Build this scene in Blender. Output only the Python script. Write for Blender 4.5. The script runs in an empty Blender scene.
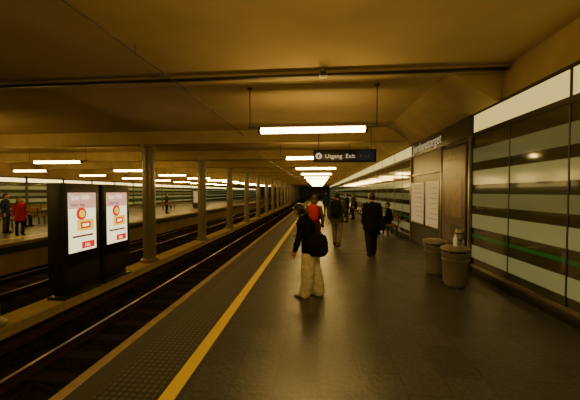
import bpy, bmesh, math, random
from mathutils import Vector, Matrix, noise
from mathutils.kdtree import KDTree
random.seed(4)
PI=math.pi
scn=bpy.context.scene
COL=scn.collection

# ------------------------------------------------------------------ materials
def mat(name,col,rough=.6,metal=0.,var=0.,scale=3.,emit=None,es=0.,spec=.5,sample=False):
    m=bpy.data.materials.new(name); m.use_nodes=True
    nt=m.node_tree; b=nt.nodes['Principled BSDF']; tgt=b.inputs['Base Color']
    if rough>=.7 and not emit:
        nt.nodes.remove(b); b=nt.nodes.new('ShaderNodeBsdfDiffuse'); tgt=b.inputs['Color']
        nt.links.new(b.outputs[0],nt.nodes['Material Output'].inputs['Surface'])
    else:
        b.inputs['Roughness'].default_value=rough
        b.inputs['Metallic'].default_value=metal
        b.inputs['Specular IOR Level'].default_value=spec
    tgt.default_value=(*col,1)
    if var>0:
        tc=nt.nodes.new('ShaderNodeTexCoord')
        n=nt.nodes.new('ShaderNodeTexNoise'); n.inputs['Scale'].default_value=scale
        n.inputs['Detail'].default_value=3
        r=nt.nodes.new('ShaderNodeValToRGB')
        r.color_ramp.elements[0].position=.3; r.color_ramp.elements[1].position=.72
        r.color_ramp.elements[0].color=(*[c*(1-var) for c in col],1)
        r.color_ramp.elements[1].color=(*[min(1,c*(1+var)) for c in col],1)
        nt.links.new(tc.outputs['Object'],n.inputs['Vector'])
        nt.links.new(n.outputs['Fac'],r.inputs['Fac'])
        nt.links.new(r.outputs['Color'],tgt)
    if emit:
        b.inputs['Emission Color'].default_value=(*emit,1)
        b.inputs['Emission Strength'].default_value=es
    try: m.cycles.emission_sampling='AUTO' if sample else 'NONE'
    except Exception: pass
    return m

def tile_mat():
    m=mat('slate_tiles',(.09,.075,.05),.42)
    nt=m.node_tree; b=nt.nodes['Principled BSDF']; tc=nt.nodes.new('ShaderNodeTexCoord')
    mp=nt.nodes.new('ShaderNodeMapping'); mp.inputs['Rotation'].default_value=(0,0,PI/2)
    br=nt.nodes.new('ShaderNodeTexBrick'); br.inputs['Scale'].default_value=1
    br.inputs['Brick Width'].default_value=.6; br.inputs['Row Height'].default_value=.4
    br.inputs['Mortar Size'].default_value=.006; br.inputs['Mortar Smooth'].default_value=.3
    br.inputs['Color1'].default_value=(.066,.069,.073,1); br.inputs['Color2'].default_value=(.050,.053,.057,1)
    br.inputs['Mortar'].default_value=(.030,.031,.032,1)
    no=nt.nodes.new('ShaderNodeTexNoise'); no.inputs['Scale'].default_value=2.2; no.inputs['Detail'].default_value=3
    n2=nt.nodes.new('ShaderNodeTexNoise'); n2.inputs['Scale'].default_value=22; n2.inputs['Detail'].default_value=4
    mx=nt.nodes.new('ShaderNodeMix'); mx.data_type='RGBA'; mx.blend_type='OVERLAY'; mx.inputs[0].default_value=.8
    bp=nt.nodes.new('ShaderNodeBump'); bp.inputs['Strength'].default_value=.35; bp.inputs['Distance'].default_value=.01
    L=nt.links.new
    L(tc.outputs['Object'],mp.inputs['Vector']); L(mp.outputs['Vector'],br.inputs['Vector'])
    L(tc.outputs['Object'],no.inputs['Vector']); L(tc.outputs['Object'],n2.inputs['Vector'])
    L(br.outputs['Color'],mx.inputs[6]); L(n2.outputs['Fac'],mx.inputs[7]); L(mx.outputs[2],b.inputs['Base Color'])
    L(n2.outputs['Fac'],bp.inputs['Height']); L(bp.outputs['Normal'],b.inputs['Normal'])
    mr=nt.nodes.new('ShaderNodeMapRange'); mr.inputs[3].default_value=.20; mr.inputs[4].default_value=.48
    L(no.outputs['Fac'],mr.inputs[0]); L(mr.outputs[0],b.inputs['Roughness'])
    return m

def stud_mat():
    m=mat('tactile_studs',(.05,.042,.03),.5)
    nt=m.node_tree; b=nt.nodes['Principled BSDF']; tc=nt.nodes.new('ShaderNodeTexCoord')
    v=nt.nodes.new('ShaderNodeTexVoronoi'); v.voronoi_dimensions='2D'; v.inputs['Scale'].default_value=1/.065; v.inputs['Randomness'].default_value=0
    r=nt.nodes.new('ShaderNodeValToRGB')
    r.color_ramp.elements[0].position=.25; r.color_ramp.elements[1].position=.4
    r.color_ramp.elements[0].color=(.09,.088,.08,1); r.color_ramp.elements[1].color=(.028,.027,.023,1)
    L=nt.links.new
    L(tc.outputs['Object'],v.inputs['Vector']); L(v.outputs['Distance'],r.inputs['Fac'])
    L(r.outputs['Color'],b.inputs['Base Color'])
    return m

WARM=(1.0,.63,.17)
M={}
M['tile']=tile_mat(); M['stud']=stud_mat()
M['conc']=mat('ceiling_concrete',(.60,.47,.27),.8,var=.10,scale=.9)
M['conc2']=mat('beam_concrete',(.48,.38,.21),.8,var=.12,scale=1.5)
M['wallc']=mat('wall_concrete',(.44,.34,.19),.8,var=.12,scale=1.2)
M['dark']=mat('dark_metal',(.025,.022,.02),.4)
M['black']=mat('black_paint',(.012,.011,.01),.35)
M['ballast']=mat('ballast',(.024,.019,.014),.95,var=.5,scale=14)
M['sleeper']=mat('sleeper_concrete',(.038,.032,.023),.9)
M['rail']=mat('rail_steel',(.40,.33,.26),.35,metal=.9)
M['rust']=mat('rusty_steel',(.05,.03,.018),.8)
M['yellow']=mat('yellow_line_paint',(.76,.54,.06),.55)
M['edge']=mat('platform_edge_stone',(.38,.31,.20),.7,var=.15,scale=6)
M['edge2']=mat('platform_edge_dark',(.055,.052,.045),.6)
M['col']=mat('column_enamel',(.26,.23,.17),.3,metal=.25)
M['lamp']=mat('fluorescent_tube',(1,.9,.6),.4,emit=WARM,es=46,sample=True)
M['box']=mat('lightbox_glass',(.30,.28,.14),.25,emit=(1.0,.76,.22),es=.9)
M['boxl']=mat('lightbox_glass_bright',(.4,.38,.2),.25,emit=(1.0,.75,.25),es=3.0)
M['glass']=mat('dark_wall_glass',(.060,.065,.036),.06,spec=.9)
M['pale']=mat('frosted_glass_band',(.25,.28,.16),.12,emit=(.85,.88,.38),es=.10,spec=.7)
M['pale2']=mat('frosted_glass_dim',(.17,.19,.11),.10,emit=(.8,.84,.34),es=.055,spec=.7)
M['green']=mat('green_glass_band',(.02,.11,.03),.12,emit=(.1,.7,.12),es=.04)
M['steel']=mat('brushed_steel',(.36,.33,.28),.35,metal=.8)
M['bin']=mat('bin_grey_enamel',(.27,.25,.22),.35,metal=.35)
M['paper']=mat('notice_paper_glow',(.65,.60,.48),.6,emit=(1,.85,.5),es=.14)  # weak emission puts brightness into the paper itself; not a lamp
M['poster']=mat('poster_print',(.15,.11,.12),.3,var=.2,scale=3)
M['poster2']=mat('poster_inset',(.30,.22,.19),.3,var=.2,scale=6)
M['ink']=mat('dark_ink',(.08,.08,.08),.5)
M['namesign']=mat('name_sign_enamel',(.06,.052,.042),.35)
M['signtxt']=mat('sign_lettering_glow',(.7,.66,.5),.5,emit=(1,.9,.6),es=.3)  # emission added so the pale letters stand out
M['exitsign']=mat('exit_sign_face',(.010,.013,.02),.3)
M['exitblue']=mat('exit_sign_blue',(.012,.03,.08),.3,emit=(.1,.25,.8),es=.01)
M['exittxt']=mat('exit_sign_text',(.8,.8,.7),.4,emit=(1,.95,.7),es=.4)
M['scr']=mat('screen_lit',(.8,.8,.6),.2,emit=(1.0,.90,.50),es=1.7)
M['scrpink']=mat('screen_rose',(.8,.4,.3),.2,emit=(1.0,.55,.40),es=.9)
M['scrred']=mat('screen_red',(.6,.03,.02),.2,emit=(.9,.03,.02),es=.9)
M['scryel']=mat('screen_yellow',(.8,.5,.03),.2,emit=(1,.62,.03),es=1.3)
M['scrdk']=mat('screen_dark',(.1,.05,.05),.2,emit=(.25,.06,.05),es=.5)
M['wood']=mat('bench_wood',(.20,.11,.05),.5)
M['skin']=mat('skin',(.45,.26,.17),.6)
M['eye']=mat('eye',(.03,.02,.02),.2)
M['lip']=mat('lips',(.35,.12,.10),.5)
M['hairblack']=mat('hair_black',(.012,.009,.008),.45)
M['hairbrown']=mat('hair_brown',(.028,.015,.008),.5)
def cloth(n,c): M[n]=mat(n,c,.85,var=.15,scale=12)
cloth('jacket_black',(.014,.013,.013)); cloth('trousers_cream',(.75,.66,.50)); cloth('coat_red',(.38,.02,.015))
cloth('jeans',(.05,.055,.08)); cloth('trousers_grey',(.20,.18,.14)); cloth('trousers_dark',(.025,.022,.022))
cloth('jacket_brown',(.07,.045,.028)); cloth('jacket_olive',(.07,.075,.045)); cloth('pack_red',(.30,.02,.02)); cloth('shoe_white',(.5,.45,.36))
cloth('shoe_black',(.015,.014,.013)); cloth('bag_black',(.02,.018,.018)); cloth('jacket_blue',(.03,.04,.09))

# ------------------------------------------------------------------ mesh builder
class MB:
    def __init__(s): s.bm=bmesh.new(); s.m=[]
    def mi(s,k):
        if k not in s.m: s.m.append(k)
        return s.m.index(k)
    def _merge(s,tb,k,smooth=False):
        i=s.mi(k)
        for f in tb.faces: f.material_index=i; f.smooth=smooth
        me=bpy.data.meshes.new('t'); tb.to_mesh(me); tb.free()
        s.bm.from_mesh(me); bpy.data.meshes.remove(me)
    def box(s,x0,x1,y0,y1,z0,z1,k,bev=0,seg=2):
        if not bev:
            i=s.mi(k); V=[s.bm.verts.new((x,y,z)) for x in (x0,x1) for y in (y0,y1) for z in (z0,z1)]
            for q in ((0,1,3,2),(4,6,7,5),(0,4,5,1),(2,3,7,6),(0,2,6,4),(1,5,7,3)):
                f=s.bm.faces.new([V[j] for j in q]); f.material_index=i
            return
        tb=bmesh.new(); bmesh.ops.create_cube(tb,size=1)
        for v in tb.verts: v.co=Vector(((x0+x1)/2+v.co.x*(x1-x0),(y0+y1)/2+v.co.y*(y1-y0),(z0+z1)/2+v.co.z*(z1-z0)))
        bmesh.ops.bevel(tb,geom=tb.edges[:],offset=bev,segments=seg,affect='EDGES',profile=.5)
        s._merge(tb,k)
    def prism(s,prof,y0,y1,k,axis='y'):
        tb=bmesh.new()
        def P(a,b,t): return Vector((a,t,b)) if axis=='y' else Vector((t,a,b))
        A=[tb.verts.new(P(a,b,y0)) for a,b in prof]; B=[tb.verts.new(P(a,b,y1)) for a,b in prof]
        tb.faces.new(A); tb.faces.new(B[::-1]); n=len(prof)
        for i in range(n): tb.faces.new((A[i],A[(i+1)%n],B[(i+1)%n],B[i]))
        bmesh.ops.recalc_face_normals(tb,faces=tb.faces[:]); s._merge(tb,k)
    def lathe(s,cx,cy,prof,k,n=28):
        tb=bmesh.new(); R=[]
        for r,z in prof:
            R.append([tb.verts.new((cx+r*math.cos(2*PI*i/n),cy+r*math.sin(2*PI*i/n),z)) for i in range(n)])
        for a,b in zip(R,R[1:]):
            for i in range(n): tb.faces.new((a[i],a[(i+1)%n],b[(i+1)%n],b[i]))
        tb.faces.new(R[0][::-1]); tb.faces.new(R[-1]); bmesh.ops.recalc_face_normals(tb,faces=tb.faces[:])
        s._merge(tb,k,True)
    def tube(s,pts,rad,k,n=10,ref=(1,0,.01),power=1.):
        tb=bmesh.new(); vs,fs=tubegeo(pts,rad,Vector(ref),n,power)
        V=[tb.verts.new(v) for v in vs]
        for f in fs: tb.faces.new([V[i] for i in f])
        bmesh.ops.recalc_face_normals(tb,faces=tb.faces[:])
        s._merge(tb,k,True)
    def obj(s,name,parent=None,sharp=True):
        me=bpy.data.meshes.new(name); s.bm.to_mesh(me); s.bm.free()
        for k in s.m: me.materials.append(M[k])
        if sharp:
            try: me.set_sharp_from_angle(angle=math.radians(40))
            except Exception: pass
        o=bpy.data.objects.new(name,me); COL.objects.link(o)
        if parent: o.parent=parent
        return o

def tubegeo(pts,rad,ref,n=14,power=1.0,cap=True):
    pts=[Vector(p) for p in pts]; N=len(pts)
    rad=[(r,r) if not isinstance(r,tuple) else r for r in rad]
    vs=[];fs=[];rings=[]
    def frame(i):
        if i==0: t=pts[1]-pts[0]
        elif i==N-1: t=pts[-1]-pts[-2]
        else: t=(pts[i+1]-pts[i]).normalized()+(pts[i]-pts[i-1]).normalized()
        t.normalize(); u=ref-t*ref.dot(t)
        if u.length<.05: u=Vector((0,1,0))-t*t.y
        u.normalize(); return t,u,t.cross(u)
    seq=[]
    for i in range(N):
        t,u,v=frame(i); rx,ry=rad[i]; m=min(rx,ry)
        if cap and i==0:
            seq.append((pts[0]-t*m*.8,u,v,rx*.45,ry*.45)); seq.append((pts[0]-t*m*.5,u,v,rx*.82,ry*.82))
        seq.append((pts[i],u,v,rx,ry))
        if cap and i==N-1:
            seq.append((pts[-1]+t*m*.5,u,v,rx*.82,ry*.82)); seq.append((pts[-1]+t*m*.8,u,v,rx*.45,ry*.45))
    def sp(x): return math.copysign(abs(x)**power,x)
    for p,u,v,rx,ry in seq:
        b=len(vs)
        for j in range(n):
            a=2*PI*j/n; vs.append(p+u*rx*sp(math.cos(a))+v*ry*sp(math.sin(a)))
        rings.append(b)
    for a,b in zip(rings,rings[1:]):
        for j in range(n): k=(j+1)%n; fs.append((a+j,a+k,b+k,b+j))
    fs.append(tuple(range(rings[0]+n-1,rings[0]-1,-1))); fs.append(tuple(range(rings[-1],rings[-1]+n)))
    return vs,fs

def empty(name,loc=(0,0,0),rz=0,sc=1):
    e=bpy.data.objects.new(name,None); e.location=loc; e.rotation_euler=(0,0,rz); e.scale=(sc,)*3
    e.empty_display_size=.2; COL.objects.link(e); return e
def text(body,name,loc,rot,size,k,parent=None,align='LEFT',ext=.002):
    c=bpy.data.curves.new(name,'FONT'); c.body=body; c.size=size; c.extrude=ext; c.align_x=align; c.resolution_u=3
    c.materials.append(M[k]); o=bpy.data.objects.new(name,c); o.location=loc; o.rotation_euler=rot
    COL.objects.link(o)
    if parent: o.parent=parent
    return o
# ------------------------------------------------------------------ dimensions
Y0,Y1=-9.0,108.0
XW=3.4; XE=-2.3; XC=-6.6; XE2=-10.8; XL=-22.0
ZT=-1.1; ZC=4.1
b=MB(); b.box(XE+.02,XW+.3,Y0,Y1,-.35,0,'tile'); b.obj('floor')
b=MB(); b.box(XE+.25,XW+.3,Y0,Y1,-1.3,-.35,'wallc'); b.obj('wall_platform_base')
b=MB(); b.box(XE-.02,XE+.10,Y0,Y1,-.12,.006,'edge',.004); b.obj('trim_1')
b=MB(); b.box(XE+.10,-1.95,Y0,Y1,-.02,.003,'edge2'); b.obj('trim_2')
b=MB(); b.box(-1.95,-1.42,Y0,Y1,-.02,.005,'stud'); b.obj('trim_3')
b=MB(); b.box(-1.375,-1.235,Y0,Y1,-.02,.006,'yellow'); b.obj('trim_4')
b=MB(); b.box(XE2-.2,XE+.25,Y0,Y1,ZT-.2,ZT-.02,'ballast')
b.obj('floor_track_bed')
def rail(name,x):
    z=ZT; p=[(-.07,0),(.07,0),(.07,.012),(.012,.03),(.012,.11),(.035,.12),(.035,.15),(-.035,.15),(-.035,.12),(-.012,.11),(-.012,.03),(-.07,.012)]
    b=MB(); b.prism([(x+a,z+c-.016) for a,c in p],Y0,Y1,'rust')
    b.box(x-.03,x+.03,Y0,Y1,z+.134,z+.138,'rail'); b.obj(name)
for x in (-3.15,-4.6,-8.5,-9.95): rail('track_rail',x)
for cx in (-3.875,-9.225):
    b=MB(); y=Y0+.3
    while y<60:
        b.box(cx-1.2,cx+1.2,y-.12,y+.12,ZT-.06,ZT-.018,'sleeper'); y+=.65
    b.obj('railway_sleepers')
b=MB(); b.box(-5.42,-5.30,Y0,Y1,ZT+.14,ZT+.26,'rust')
y=Y0+1
while y<60: b.box(-5.40,-5.32,y-.05,y+.05,ZT-.03,ZT+.15,'black'); y+=2.7
b.obj('conductor_rail')
b=MB(); b.box(XC-.40,XC+.40,Y0,Y1,ZT-.03,ZT+.16,'conc2',.02); b.box(XC+.36,XC+.42,Y0,Y1,ZT+.10,ZT+.20,'edge'); b.obj('trim_5')
cm=None
for i in range(20):
    y=5.8+5.4*i-5.4
    if i==1: y=5.3
    if cm is None:
        b=MB(); z0=ZT+.15; zt=3.62
        b.lathe(0,0,[(.34,z0),(.34,z0+.12),(.30,z0+.16),(.235,z0+.18),(.235,1.2),(.242,1.2),(.242,1.23),(.235,1.23),(.235,zt-.12),(.28,zt-.10),(.28,zt)],'col',24)
        o=b.obj('platform_column'); cm=o.data
    else:
        o=bpy.data.objects.new('platform_column',cm); COL.objects.link(o)
    o.location=(XC,y,0)
b=MB()
for y in (.4,5.3): b.box(XC-.25,XC+.25,y-.2,y+.2,3.62,ZC+.01,'conc2')
b.obj('column_heads')
b=MB(); b.box(XL-.3,XW+.6,Y0,Y1,ZC,ZC+.3,'conc'); b.obj('ceiling')
b=MB(); b.box(XL,XW+.02,5.78,5.98,ZC-.10,ZC+.01,'conc2',.01); b.box(XL,XW-.02,5.72,5.79,ZC-.12,ZC-.07,'dark',.01)
b.box(XL,XW+.02,.3,.5,ZC-.1,ZC+.01,'conc2',.01); b.obj('ceiling_gutter_beam')
b=MB(); y=11.2
while y<Y1-1:
    b.box(XL,XW+.02,y-.22,y+.22,3.62,ZC+.01,'conc2',.015,1); y+=5.4
b.obj('ceiling_beams')
b=MB(); b.prism([(2.45,ZC+.01),(XW+.1,ZC+.01),(XW+.1,3.5),(XW-.08,3.5)],6.0,Y1,'conc2'); b.obj('trim_6')
b=MB()
b.tube([(-2.95,Y0,3.98),(-2.9,0,3.96),(-2.86,3,3.95),(-2.8,6,3.97),(-2.75,10.9,3.9),(-2.75,16,3.58),(-2.75,60,3.58)],[.011]*7,'dark',8)
for y in (1,4.5,8,10.8): b.tube([(-2.85,y,3.95),(-2.85,y,4.11)],[.006]*2,'dark',6)
b.obj('ceiling_cable')
b=MB(); b.box(.02,.16,5.60,5.72,3.93,4.05,'steel',.01); b.box(.04,.14,5.5,5.62,3.9,3.99,'black',.01); b.box(.07,.11,5.6,5.7,4.04,4.11,'steel'); b.obj('security_camera')

# ------------------------------------------------------------------ lamps
lm=None
def lamp(x,y):
    global lm
    if lm is None:
        b=MB()
        b.box(-1.42,1.42,-.07,.07,3.205,3.24,'steel',.006)
        b.box(-1.13,1.13,-.06,.06,3.10,3.20,'lamp')
        for sx in (-1.16,1.16): b.box(sx-.03,sx+.03,-.075,.075,3.095,3.206,'dark',.006)
        for sx in (-1.38,1.38):
            b.tube([(sx,0,3.2),(sx,0,ZC+.0)],[.009]*2,'dark',8); b.box(sx-.05,sx+.05,-.05,.05,ZC-.03,ZC,'dark',.005)
        o=b.obj('ceiling_lamp'); lm=o.data
    else:
        o=bpy.data.objects.new('ceiling_lamp',lm); COL.objects.link(o)
    o.location=(x,y,0)
for i in range(-1,12): lamp(-.13,6.6+5.4*i)
for i in range(-1,12): lamp(-11.75,7.2+5.4*i)
for i in range(0,10): lamp(-18.4,6.9+5.4*i)

# ------------------------------------------------------------------ right wall
b=MB(); b.box(XW+.06,XW+.4,Y0,Y1,0,ZC+.05,'wallc'); b.obj('wall_right')
b=MB(); b.box(XW-.02,XW+.08,Y0,Y1,0,.16,'dark',.01); b.obj('baseboard_right')
def glass_section(name,ya,yb,xw=XW,step=1.28):
    b=MB()
    def bx(xa,xb,*r,**k): b.box(xw+xa,xw+xb,*r,**k)
    bx(.0,.07,ya,yb,.16,3.02,'glass')
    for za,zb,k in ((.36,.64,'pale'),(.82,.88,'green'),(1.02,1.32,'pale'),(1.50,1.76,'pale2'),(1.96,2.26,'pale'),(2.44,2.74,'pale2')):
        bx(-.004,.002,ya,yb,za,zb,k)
    y=yb
    while y>ya-.01:
        bx(-.012,.02,y-.012,y+.012,.16,3.02,'dark'); y-=step
    bx(-.02,.06,ya,yb,3.0,3.09,'dark'); bx(-.02,.06,ya,yb,3.46,3.52,'dark')
    bx(-.02,.06,ya,yb,.16,.22,'steel')
    y=yb
    while y>ya+.1:
        yy=max(ya,y-step*2)
        bx(-.01,.05,yy+.04,y-.04,3.09,3.46,'box'); bx(-.02,.06,y-.04,y+.0,3.09,3.46,'dark'); y-=step*2
    return b.obj(name)
glass_section('glass_wall_panel',-8.9,6.98)
glass_section('glass_wall_panel',11.3,88)
b=MB(); b.box(XW+.02,XW+.07,Y0,Y1,3.52,ZC,'wallc'); b.obj('wall_right_upper')
e=empty('station_name_sign',(XW,0,0))
b=MB(); b.box(-.03,.07,7.0,11.28,3.04,3.52,'namesign',.008); b.obj('panel',e)
text('Jernbanetorget','lettering',(-.034,11.05,3.16),(PI/2,0,-PI/2),.40,'signtxt',e)
b=MB()
b.box(0,.07,7.0,11.3,.16,3.04,'namesign')
b.box(-.06,.05,6.99,7.07,.05,3.04,'steel',.01); b.box(-.06,.05,8.52,8.6,.05,3.04,'steel',.01); b.box(-.06,.05,11.24,11.32,.05,3.04,'steel',.01)
b.box(-.04,.02,8.6,11.24,2.35,2.42,'steel',.005)
o=b.obj('wall_right_niche'); o.location=(XW,0,0)
e=empty('advertising_poster',(XW-.005,0,0))
b=MB(); b.box(-.05,.0,7.12,8.48,.5,2.95,'dark',.01); b.box(-.056,-.04,7.18,8.42,.56,2.89,'poster')
b.box(-.059,-.05,7.35,8.25,1.2,2.1,'poster2'); b.box(-.060,-.05,7.3,7.9,.7,1.0,'ink')
b.obj('cabinet',e)
text('utstilling','headline',(-.06,8.36,2.60),(PI/2,0,-PI/2),.20,'steel',e)
text('12.3 - 4.9','line',(-.06,8.3,2.36),(PI/2,0,-PI/2),.12,'steel',e)
for nm,ya,yb in (('timetable_board',8.66,9.72),('network_map_board',9.82,11.14)):
    e=empty(nm,(XW-.005,0,0)); b=MB()
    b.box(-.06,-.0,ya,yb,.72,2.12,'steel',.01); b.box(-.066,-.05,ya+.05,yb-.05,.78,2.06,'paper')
    for k in range(7):
        z=1.92-.15*k; b.box(-.068,-.06,ya+.12,ya+.12+(yb-ya-.3)*random.uniform(.5,1),z-.012,z,'ink')
    b.obj('board',e)

# ------------------------------------------------------------------ litter bins
def bin_(x,y):
    e=empty('litter_bin',(x,y,0))
    b=MB()
    b.lathe(0,0,[(.15,0),(.17,.02),(.17,.05),(.205,.07),(.235,.60),(.25,.62),(.25,.66),(.225,.66),(.215,.64),(.19,.63)],'bin',28)
    b.lathe(0,0,[(.236,.50),(.246,.505),(.246,.53),(.236,.535)],'steel',28)
    b.obj('can',e)
    b=MB()
    b.lathe(0,0,[(.255,.69),(.262,.70),(.255,.74),(.20,.765),(.10,.775)],'bin',28)
    for a in (.6,2.2,3.8,5.4): b.box(.215*math.cos(a)-.012,.215*math.cos(a)+.012,.215*math.sin(a)-.012,.215*math.sin(a)+.012,.63,.71,'steel')
    b.obj('lid',e)
    b=MB(); b.lathe(0,0,[(.2,.60),(.215,.665),(.225,.69)],'black',24); b.obj('liner',e)
    return e
bin_(2.62,5.98); bin_(2.56,6.80)
b=MB(); b.lathe(0,0,[(.03,0),(.033,.01),(.033,.12),(.03,.15),(.012,.18),(.012,.20),(.014,.20),(.014,.22)],'paper',16); o=b.obj('plastic_bottle'); o.location=(2.60,5.95,.776)
b=MB()
b.lathe(0,0,[(.14,0),(.14,.015),(.05,.03),(.028,.05),(.028,.78),(.05,.80),(.085,.82),(.085,1.00),(.075,1.02),(.03,1.03)],'steel',24)
b.lathe(0,0,[(.0865,.93),(.0865,.96)],'black',24)
o=b.obj('ashtray_post'); o.location=(2.93,6.50,0)

# ------------------------------------------------------------------ benches
def bench(x,y,rz,L=2.2):
    e=empty('platform_bench',(x,y,0),rz); b=MB()
    for k in range(4): b.box(-L/2,L/2,-.22+k*.115,-.22+k*.115+.095,.42,.45,'wood')
    for k in range(3): b.box(-L/2,L/2,-.27,-.245,.55+k*.12,.55+k*.12+.095,'wood')
    for sx in (-L/2+.2,0,L/2-.2):
        b.box(sx-.025,sx+.025,-.20,-.15,0,.42,'dark'); b.box(sx-.025,sx+.025,.15,.20,0,.42,'dark')
        b.box(sx-.025,sx+.025,-.25,.24,.385,.42,'dark'); b.box(sx-.025,sx+.025,-.245,-.22,.385,.90,'dark')
    b.obj('frame',e); return e
bench(3.02,13.4,PI/2); bench(3.02,24.0,PI/2)

# ------------------------------------------------------------------ hanging exit sign
e=empty('hanging_exit_sign',(.92,11.0-.35,0))
b=MB(); b.box(-1.08,1.08,-.07,.07,2.84,3.28,'exitsign',.012); b.box(.42,1.0,-.076,-.06,2.89,3.23,'exitblue')
for sx in (-.9,.9): b.tube([(sx,0,3.26),(sx,0,ZC+.005)],[.014]*2,'dark',8)
b.obj('panel',e)
text('Utgang  Exit','lettering',(-.68,-.075,2.98),(PI/2,0,0),.21,'exittxt',e)
b=MB()
b.prism([(-.90+.11*math.cos(a*PI/12),3.06+.11*math.sin(a*PI/12)) for a in range(24)],-.078,-.070,'exittxt')
b.prism([(-.96,3.05),(-.90,3.12),(-.84,3.05),(-.88,3.05),(-.88,2.98),(-.92,2.98),(-.92,3.05)],-.083,-.076,'exitsign')
b.obj('pictogram',e)
text('T  1-5','line_numbers',(.50,-.08,3.0),(PI/2,0,0),.14,'steel',e)

# ------------------------------------------------------------------ advertising displays between the tracks
def display(y0,y1):
    e=empty('advertising_display',(XC,0,0)); yc=(y0+y1)/2
    b=MB(); zb=ZT+.16
    b.box(-.14,.28,y0,y1,-.62,2.03,'dark',.02,3)
    b.box(.27,.292,y0+.05,y1-.05,-.10,1.97,'black',.004)
    b.box(-.10,.22,y0+.12,y1-.12,zb,-.6,'black',.01); b.box(-.2,.34,y0+.02,y1-.02,zb,zb+.08,'dark',.01)
    b.box(.275,.285,y0+.1,y1-.1,-.56,-.16,'dark')
    b.obj('housing',e)
    s0,s1=yc-.47,yc+.47; X=.293
    b=MB(); b.box(X,X+.006,s0,s1,.22,1.78,'scr')
    b.box(X+.005,X+.009,s0,s1,1.36,1.78,'scrpink')
    def disc(cy,cz,r,k,d=.012):
        bb=[(cy+r*math.cos(a*PI/16),cz+r*math.sin(a*PI/16)) for a in range(32)]
        b.prism(bb,X+.004,X+d,k,axis='x')
    disc(yc-.05,1.22,.17,'scrred'); disc(yc-.03,1.22,.10,'scryel',.014)
    b.box(X+.004,X+.012,yc-.20,yc+.38,.76,1.06,'scryel'); b.box(X+.004,X+.013,yc-.08,yc+.26,.82,1.00,'scrred')
    b.box(X+.004,X+.015,yc-.02,yc+.2,.87,.95,'scr')
    b.box(X+.004,X+.011,yc-.36,yc+.36,.60,.65,'scrdk'); b.box(X+.004,X+.012,yc-.05,yc+.40,.28,.46,'scrred')
    b.obj('screen',e)
    text('Spar 50%','headline',(X+.010,yc-.40,1.60),(PI/2,0,PI/2),.17,'scr',e)
    text('hver dag','line',(X+.010,yc-.38,1.42),(PI/2,0,PI/2),.13,'scrdk',e)
    text('NA','brand_line',(X+.013,yc+.05,.32),(PI/2,0,PI/2),.13,'scr',e)
display(6.88,8.14); display(8.27,9.53)

# ------------------------------------------------------------------ far (left) platform
b=MB(); b.box(XL-.3,XE2,Y0,Y1,-.35,0,'tile'); b.obj('floor_left')
b=MB(); b.box(XL-.3,XE2-.2,Y0,Y1,-1.3,-.35,'wallc'); b.obj('wall_left_platform_base')
b=MB(); b.box(XE2-.12,XE2+.02,Y0,Y1,-.12,.006,'edge',.004); b.box(XE2-1.1,XE2-.96,Y0,Y1,-.02,.006,'yellow'); b.obj('trim_7')
b=MB(); b.box(XL-.4,XL-.05,Y0,Y1,0,ZC+.05,'wallc'); b.obj('wall_left')
b=MB()
y=Y0+.2
b.box(XL-.06,XL,Y0,Y1,.1,2.4,'glass')
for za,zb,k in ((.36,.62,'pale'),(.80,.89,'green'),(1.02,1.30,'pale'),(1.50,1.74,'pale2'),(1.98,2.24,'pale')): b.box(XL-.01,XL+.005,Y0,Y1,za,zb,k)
while y<Y1-3:
    b.box(XL-.05,XL+.02,y,y+3.1,2.54,2.82,'boxl'); b.box(XL-.05,XL+.03,y+3.1,y+3.3,.1,3.0,'dark'); y+=3.3
b.box(XL-.05,XL+.03,Y0,Y1,2.42,2.54,'dark'); b.box(XL-.05,XL+.03,Y0,Y1,2.82,2.95,'dark'); b.obj('glass_wall_panel')
bench(-20.8,21,-PI/2); bench(-15.5,14.6,-PI/2); bench(-15.5,30,-PI/2)
b=MB(); b.box(XL-.4,XW+.6,Y0-.3,Y0,ZT-.2,ZC+.3,'wallc'); b.obj('wall_back')
b=MB(); b.box(XL-.4,XW+.6,Y1,Y1+.3,ZT-.2,ZC+.3,'black'); b.obj('wall_tunnel_dark')  # closes the far end; its black stands in for the tunnel's darkness
def kiosk(x,y):
    e=empty('information_kiosk',(x,y,0)); b=MB()
    b.box(-.45,.45,-.3,.3,0,.1,'black',.01); b.box(-.5,.5,-.35,.35,.1,2.1,'namesign',.03,3); b.box(.495,.51,-.26,.26,.7,1.9,'box'); b.box(.495,.515,-.2,.2,.3,.5,'steel',.005)
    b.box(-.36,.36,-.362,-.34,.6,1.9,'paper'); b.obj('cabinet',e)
kiosk(-14.0,20); kiosk(-13.6,33)
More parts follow.
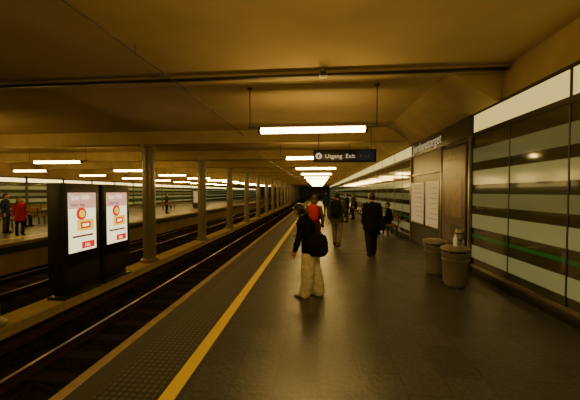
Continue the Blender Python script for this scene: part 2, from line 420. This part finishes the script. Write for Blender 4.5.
# ------------------------------------------------------------------ people
class Fig:
    def __init__(s): s.v=[];s.f=[];s.lab=[]
    def tube(s,pts,rad,lab,ref=(1,0,0),n=16,power=1.,cap=True):
        vs,fs=tubegeo(pts,rad,Vector(ref),n,power,cap); o=len(s.v)
        s.v+=vs; s.f+=[tuple(i+o for i in f) for f in fs]
        s.lab+=[(v,lab) for v in vs]
        for f in fs[:-2]:
            s.lab.append((sum((vs[i] for i in f),Vector())/4,lab))
            a,b_,c,d=[vs[i] for i in f]
            if (b_-c).length>.03:
                for t in (.25,.75): s.lab.append((((a+b_)/2)*(1-t)+((c+d)/2)*t,lab)); s.lab.append((b_*(1-t)+c*t,lab))
    def ell(s,c,r,lab,R=None,nu=24,nv=16,fn=None):
        o=len(s.v); R=R or Matrix.Identity(3); c=Vector(c); vs=[]
        for i in range(nv+1):
            th=PI*i/nv
            for j in range(nu):
                ph=2*PI*j/nu
                p=Vector((math.sin(th)*math.cos(ph),math.sin(th)*math.sin(ph),math.cos(th)))
                if i in(0,nv) : p=Vector((0.002*math.cos(ph),.002*math.sin(ph),math.cos(th)))
                if fn: p=fn(p)
                p=Vector((p.x*r[0],p.y*r[1],p.z*r[2])); vs.append(c+R@p)
        for i in range(nv):
            for j in range(nu):
                k=(j+1)%nu; s.f.append((o+i*nu+j,o+(i+1)*nu+j,o+(i+1)*nu+k,o+i*nu+k))
        s.f.append(tuple(o+j for j in range(nu))); s.f.append(tuple(o+nv*nu+j for j in range(nu-1,-1,-1)))
        s.v+=vs; s.lab+=[(v,lab) for v in vs]

def hand(F,W,d,side,curl=.5,sgn=1):
    d=d.normalized(); side=(side-d*side.dot(d)).normalized(); nrm=d.cross(side).normalized()*sgn
    F.tube([W-d*.02,W+d*.02,W+d*.06,W+d*.09],[(.026,.02),(.036,.017),(.042,.015),(.040,.012)],'skin',ref=side,n=14)
    for k,(o,L) in enumerate(((-.033,.068),(-.011,.080),(.011,.076),(.033,.058))):
        p=W+d*.088+side*o; dd=(d+side*o*4).normalized(); pts=[p-dd*.02,p]; ang=0
        for q,fr in enumerate((.45,.32,.23)):
            ang+=curl*(.5 if q==0 else .8); v=dd*math.cos(ang)+nrm*math.sin(ang); pts.append(pts[-1]+v*L*fr)
        F.tube(pts,[.0095,.0095,.009,.0085,.0075],'skin',ref=side,n=10)
    p=W+d*.025-side*.03
    F.tube([p,p-side*.022+d*.02+nrm*.008,p-side*.034+d*.048+nrm*.016,p-side*.036+d*.07+nrm*.022],[.013,.012,.010,.008],'skin',ref=nrm,n=10)

def person(name,loc,rz,H=1.7,J=None,top='jacket_black',legs='jeans',shoe='shoe_black',hair='hairbrown',hairlen=0,
           voxel=.007,headpitch=0,headyaw=0,wide=1.0,build=1.0,pack=None,bag=None,curl=.45,coat=0.,female=False,dec=.35):
    P=dict(pelvis=(0,0,.93),waist=(0,0,1.08),chest=(0,0,1.28),neck=(0,-.01,1.45),head=(0,.02,1.60),
      hipL=(-.09,0,.90),kneeL=(-.105,.02,.49),ankL=(-.11,-.01,.09),toeL=(0,1,0),
      hipR=(.09,0,.90),kneeR=(.105,.02,.49),ankR=(.11,-.01,.09),toeR=(0,1,0),
      shL=(-.175,-.01,1.39),elL=(-.225,-.04,1.12),wrL=(-.225,.04,.88),
      shR=(.175,-.01,1.39),elR=(.225,-.04,1.12),wrR=(.225,.04,.88))
    P.update(J or {}); P={k:Vector(v) for k,v in P.items()}
    sw=.92 if female else 1.
    F=Fig(); B=build
    up=(P['pelvis']-P['waist']).normalized()
    hem=P['pelvis']+up*(.10+coat)
    seated=abs(P['kneeL'].z-P['hipL'].z)<.15
    if seated: hem=P['pelvis']+Vector((0,0,-.02))
    mid=(P['chest']+P['neck'])/2
    pts=[hem,(hem+P['pelvis'])/2,P['pelvis'],P['waist'],P['chest'],mid+(P['neck']-mid)*.1,P['neck']-(P['neck']-P['chest']).normalized()*.035]
    if seated: pts[1]=P['pelvis']+Vector((0,0,.02)); pts[2]=P['pelvis']+Vector((0,0,.06))
    rr=[(.185*B+coat*.15,.145*B+coat*.1),(.185*B,.142*B),(.178*B,.135*B),(.158*B*sw,.125*B),(.178*B*sw,.135*B),(.168*B*sw,.115*B),(.085,.08)]
    F.tube(pts,rr,'top',n=26,cap=not seated)
    F.tube([P['pelvis']+up*.03,P['pelvis']+up*.08],[(.15,.11),(.15,.115)],'legs',n=20)
    F.tube([P['neck']-Vector((0,0,.035)),P['neck']+Vector((0,.0,.012))],[(.078,.078),(.068,.068)],'top',n=18,cap=False)
    Rh=Matrix.Rotation(headyaw,3,'Z')@Matrix.Rotation(-headpitch,3,'X')
    hc=P['head']
    F.tube([P['neck']-Vector((0,0,.03)),P['neck']+(hc-P['neck'])*.45,hc+Rh@Vector((0,-.015,-.04))],[.056,.052,.055],'skin',n=16)
    def hf(p):
        z=p.z; x,y=p.x,p.y
        if z<0:
            k=-z; x*=1-.30*k**1.6
            if y>0: y*=1-.10*k
            else: y*=1-.35*k
        else:
            if y<0: y*=1.06
        return Vector((x,y,z))
    F.ell(hc,(.074,.096,.115),'skin',Rh,fn=hf)
    T=lambda x,y,z: hc+Rh@Vector((x,y,z))
    F.tube([T(0,.088,.012),T(0,.105,-.012),T(0,.112,-.028)],[.007,.010,.013],'skin',n=10)
    F.tube([T(-.05,.076,.026),T(0,.094,.030),T(.05,.076,.026)],[.008,.009,.008],'skin',ref=(0,0,1),n=8)
    F.tube([T(-.022,.083,-.056),T(0,.092,-.056),T(.022,.083,-.056)],[.005,.008,.005],'lip',ref=(0,0,1),n=8)
    F.ell(T(0,.075,-.095),(.022,.018,.016),'skin',Rh,12,8)
    for sx in (-1,1):
        F.ell(T(sx*.078,-.005,-.008),(.012,.020,.032),'skin',Rh,12,8)
    F.ell(T(0,-.020,.020),(.084,.101,.112),'hair',Rh)
    F.tube([T(-.07,.045,.045),T(-.03,.078,.082),T(.03,.078,.082),T(.07,.045,.045)],[.014,.02,.02,.014],'hair',ref=(0,0,1),n=10)
    if hairlen>0:
        F.tube([T(0,-.06,.02),T(0,-.085,-.06),T(0,-.095,-.10-hairlen*.5),T(0,-.09,-.11-hairlen)],[(.075,.05),(.082,.045),(.078,.038),(.05,.022)],'hair',n=18)
        for sx in (-1,1):
            F.tube([T(sx*.07,.0,.03),T(sx*.08,-.005,-.05),T(sx*.075,-.01,-.10-hairlen*.6)],[.02,.022,.012],'hair',n=10)
    for S,sx in (('L',-1),('R',1)):
        h,k,a=P['hip'+S],P['knee'+S],P['ank'+S]
        w=wide
        F.tube([h+(h-k).normalized()*.02,h*.6+k*.4,k,k*.5+a*.5+(Vector((0,-.012,0))),a+(k-a).normalized()*-.02],
               [.098*B,.086*B*(.6+.4*w),.064*B*w,.060*B*w,.050*B*w*(1.0+.12*(w-1))],'legs',n=18)
        td=P['toe'+S].normalized(); td=Vector((td.x,td.y,0)).normalized(); pr=Vector((td.y,-td.x,0))
        az=a.z-.09
        g=Vector((a.x,a.y,az))
        F.tube([g-td*.045+Vector((0,0,.040)),g+Vector((0,0,.050)),g+td*.08+Vector((0,0,.040)),g+td*.15+Vector((0,0,.030)),g+td*.185+Vector((0,0,.026))],
               [(.034,.038),(.038,.050),(.044,.040),(.043,.030),(.032,.024)],'shoe',ref=pr,n=16)
        F.tube([a+Vector((0,0,-.04)),a+Vector((0,0,.02))],[.043,.045],'shoe',n=14)
        s,e_,wv=P['sh'+S].copy(),P['el'+S],P['wr'+S]; s.x*=sw
        F.tube([s+Vector((-sx*.05,0,.0)),s,s*.5+e_*.5,e_,e_*.5+wv*.5,wv-(wv-e_).normalized()*.01],[.06*B,.066*B,.057*B,.052*B,.047*B,.038*B],'top',n=16)
        d=(wv-e_).normalized()
        hand(F,wv+d*.005,d,Vector((0,-1,0)) if abs(d.y)<.8 else Vector((sx,0,0)),curl,sgn=(1 if sx<0 else -1))
    me=bpy.data.meshes.new('src'); me.from_pydata([tuple(v) for v in F.v],[],F.f)
    ob=bpy.data.objects.new('src',me); COL.objects.link(ob)
    bmx=bmesh.new(); bmx.from_mesh(me); bmesh.ops.recalc_face_normals(bmx,faces=bmx.faces[:]); bmx.to_mesh(me); bmx.free()
    md=ob.modifiers.new('r','REMESH'); md.mode='VOXEL'; md.voxel_size=voxel; md.use_smooth_shade=True
    ms=ob.modifiers.new('s','SMOOTH'); ms.factor=.5; ms.iterations=2
    if dec<1: mdc=ob.modifiers.new('d','DECIMATE'); mdc.ratio=dec
    dg=bpy.context.evaluated_depsgraph_get(); dg.update()
    nm=bpy.data.meshes.new_from_object(ob.evaluated_get(dg))
    bpy.data.objects.remove(ob); bpy.data.meshes.remove(me)
    kd=KDTree(len(F.lab))
    for i,(v,l) in enumerate(F.lab): kd.insert(v,i)
    kd.balance()
    labs=['top','legs','shoe','skin','hair','lip']
    mk={'top':top,'legs':legs,'shoe':shoe,'skin':'skin','hair':hair,'lip':'lip'}
    nm.materials.clear()
    for l in labs: nm.materials.append(M[mk[l]])
    vl=[0]*len(nm.vertices); Rt=Rh.transposed()
    hz=hem.z-.145*B*.35 if not seated else P['pelvis'].z+.03
    for v in nm.vertices:
        l=F.lab[kd.find(v.co)[1]][1]
        if l=='legs' and v.co.z>hz: l='top'
        elif l=='top' and not seated and v.co.z<hz and abs(v.co.x)<.17: l='legs'
        if l in('skin','hair'):
            p=Rt@(v.co-hc)
            if abs(p.x)<.13 and abs(p.y)<.14 and -.10<p.z<.16:
                ear=abs(p.x)>.0755 and abs(p.y+.005)<.022 and -.042<p.z<.028 and hairlen==0
                face=(p.y>.045 and p.z<.062) or (p.y>.012 and p.z<.03)
                l='skin' if (ear or face) else ('hair' if p.z>-.075 or hairlen>0 else l)
        vl[v.index]=labs.index(l)
    NR=[v.normal.copy() for v in nm.vertices]
    cos=[]
    for v,nn in zip(nm.vertices,NR):
        co=v.co
        if vl[v.index]<2:
            q=Vector((co.x*7,co.y*7,co.z*13)); a=.012 if vl[v.index]==0 else .010
            co=co+nn*(noise.noise(q)*a+noise.noise(q*2.3)*a*.5)
        elif vl[v.index]==4:
            q=Vector((co.x*60,co.y*60,co.z*12)); co=co+nn*noise.noise(q)*.005
        cos.extend(co)
    nm.vertices.foreach_set('co',cos); nm.update()
    mi=[]
    for f in nm.polygons:
        c=[vl[i] for i in f.vertices]; mi.append(max(set(c),key=c.count))
    nm.polygons.foreach_set('material_index',mi); nm.polygons.foreach_set('use_smooth',[True]*len(mi)); nm.update()
    root=empty(name,loc,rz,H/1.72)
    body=bpy.data.objects.new('body',nm); COL.objects.link(body); body.parent=root
    b=MB()
    for sx in (-1,1):
        c=T(sx*.031,.079,.010)
        tb=bmesh.new(); bmesh.ops.create_uvsphere(tb,u_segments=12,v_segments=8,radius=.0125)
        for v in tb.verts: v.co+=c
        b._merge(tb,'eye',True)
    b.obj('eyes',root,False)
    if pack:
        b=MB(); C=(P['chest']+P['waist'])/2+Vector((0,-.215*B,.03)); tilt=(P['neck']-P['pelvis']).normalized()
        b.tube([C-tilt*.20,C-tilt*.14,C+tilt*.02,C+tilt*.17,C+tilt*.23],[(.13,.07),(.155,.095),(.16,.10),(.145,.085),(.10,.05)],pack,24,power=.7)
        C2=C+Vector((0,-.085,0))-tilt*.08
        b.tube([C2-tilt*.08,C2,C2+tilt*.08],[(.10,.03),(.115,.045),(.10,.03)],pack,20,power=.7)
        b.tube([C+tilt*.25+Vector((-.03,.03,0)),C+tilt*.30+Vector((0,.02,0)),C+tilt*.25+Vector((.03,.03,0))],[.007]*3,'bag_black',8,ref=(0,1,0))
        for sx in (-1,1):
            b.tube([C+tilt*.2+Vector((sx*.09,.07,0)),P['neck']+Vector((sx*.10,-.06,-.005)),P['neck']+Vector((sx*.11,.035,-.015)),
                    P['chest']+Vector((sx*.125,.125*B,.03)),P['waist']+Vector((sx*.15,.09*B,.03)),C-tilt*.17+Vector((sx*.13,.06,0))],[(.022,.006)]*6,'bag_black',10)
        b.obj('backpack',root)
    if bag:
        x,y,z=bag; b=MB(); c=Vector((x,y,z))
        b.tube([c+Vector((0,0,-.17)),c+Vector((0,0,-.12)),c+Vector((0,0,.04)),c+Vector((0,0,.14))],[(.06,.16),(.085,.19),(.075,.18),(.04,.15)],'bag_black',24,ref=(1,0,0),power=.7)
        b.tube([c+Vector((math.copysign(.07,x),0,-.07)),c+Vector((math.copysign(.085,x),0,.03))],[(.02,.12),(.015,.12)],'bag_black',16,ref=(1,0,0),power=.7)
        s=-1 if x<0 else 1; nk=P['neck']
        b.tube([c+Vector((0,.13,.12)),P['waist']+Vector((s*.13,.12*B,.08)),P['chest']+Vector((s*.03,.155*B,.03)),nk+Vector((-s*.09,.05,-.02)),nk+Vector((-s*.10,-.05,-.02)),
                P['chest']+Vector((0,-.155*B,.03)),c+Vector((0,-.12,.13))],[(.018,.005)]*7,'bag_black',10)
        b.obj('shoulder_bag',root)
    return root
def clone(root,name,loc,rz):
    e=empty(name,loc,rz,root.scale[0])
    for c in root.children:
        o=bpy.data.objects.new(c.name.split('.')[0],c.data); COL.objects.link(o); o.parent=e
    return e
person('woman_with_shoulder_bag',(-.14,5.16,0),math.radians(72),1.66,female=True,voxel=.0045,dec=1,
  J=dict(pelvis=(0,-.01,.93),waist=(0,.02,1.07),chest=(0,.075,1.26),neck=(0,.135,1.41),head=(0,.205,1.535),
     shL=(-.17,.10,1.35),elL=(-.215,.12,1.08),wrL=(-.205,.20,.84),shR=(.17,.10,1.35),elR=(.21,.08,1.09),wrR=(.13,.27,1.06),
     hipL=(-.09,-.01,.90),kneeL=(-.10,.0,.49),ankL=(-.10,.05,.09),hipR=(.09,0,.90),kneeR=(.10,-.05,.49),ankR=(.10,-.14,.09)),
  top='jacket_black',legs='trousers_cream',shoe='shoe_white',hair='hairblack',hairlen=.06,headpitch=.55,wide=1.7,build=1.14,bag=(-.17,-.20,.98),coat=-.03)
person('traveller_with_backpack',(-.10,8.0,0),math.radians(-8),1.72,female=True,top='jacket_brown',legs='jeans',hair='hairbrown',hairlen=.02,pack='pack_red')
person('walking_man',(.62,9.9,0),math.radians(-14),1.80,top='jacket_olive',legs='trousers_grey',hair='hairbrown',pack='bag_black',build=1.15,
  J=dict(kneeL=(-.10,.16,.52),ankL=(-.10,.20,.09),kneeR=(.10,-.02,.50),ankR=(.10,-.27,.13),wrR=(.24,.16,.95),elR=(.24,.02,1.13),elL=(-.23,-.10,1.13),wrL=(-.22,-.10,.88)))
person('man_with_shoulder_bag',(1.50,8.55,0),math.radians(6),1.78,top='jacket_black',legs='trousers_dark',hair='hairblack',build=1.25,coat=.06,bag=(.27,.0,.92),
  J=dict(kneeL=(-.11,-.02,.49),ankL=(-.11,-.20,.11),kneeR=(.10,.12,.51),ankR=(.10,.13,.09)))
SIT=dict(pelvis=(0,0,.60),waist=(0,-.01,.73),chest=(0,.02,.92),neck=(0,.04,1.10),head=(0,.08,1.24),
  hipL=(-.09,.02,.555),kneeL=(-.13,.44,.54),ankL=(-.13,.46,.09),hipR=(.09,.02,.555),kneeR=(.13,.44,.54),ankR=(.13,.40,.09),
  shL=(-.175,.02,1.04),elL=(-.23,.04,.78),wrL=(-.14,.26,.67),shR=(.175,.02,1.04),elR=(.23,.04,.78),wrR=(.14,.26,.67))
sit=person('seated_passenger',(3.02,13.1,.0),PI/2,1.72,J=SIT,top='jacket_black',legs='trousers_dark',voxel=.010)
clone(sit,'seated_passenger',(3.02,24.4,.0),PI/2); clone(sit,'seated_passenger',(-15.5,14.3,0),-PI/2)
sa=person('standing_passenger',(1.0,16.5,0),2.4,1.74,top='jacket_brown',legs='trousers_dark',voxel=.010)
sb=person('standing_passenger',(1.7,18.0,0),1.2,1.74,top='jacket_blue',legs='jeans',hair='hairblack',voxel=.010)
clone(sa,'standing_passenger',(-.3,27.0,0),.2); clone(sb,'standing_passenger',(.6,22.0,0),.2); clone(sa,'standing_passenger',(2.3,20.0,0),1.8)
person('passenger_in_red_coat',(-12.3,11.3,0),-1.9,1.60,female=True,top='coat_red',legs='trousers_dark',hair='hairblack',hairlen=.08,coat=.14,voxel=.009)
clone(sb,'standing_passenger',(-13.6,11.9,0),-1.2)
clone(sb,'standing_passenger',(-12.4,13.6,0),-1.6)
clone(sa,'standing_passenger',(-12.6,24,0),-1.3)

# ------------------------------------------------------------------ world + camera
w=bpy.data.worlds.new('world'); scn.world=w; w.use_nodes=True
w.node_tree.nodes['Background'].inputs[0].default_value=(.006,.004,.001,1)
w.node_tree.nodes['Background'].inputs[1].default_value=.3
try: w.cycles.sampling_method='NONE'
except Exception: pass
cd=bpy.data.cameras.new('camera'); cd.sensor_width=36; cd.lens=300/580*36; cd.clip_end=300; cd.clip_start=.05
co=bpy.data.objects.new('camera',cd); COL.objects.link(co)
co.location=(0,0,1.8); co.rotation_euler=(PI/2-math.atan(8/300),0,math.atan(28/300))
scn.camera=co
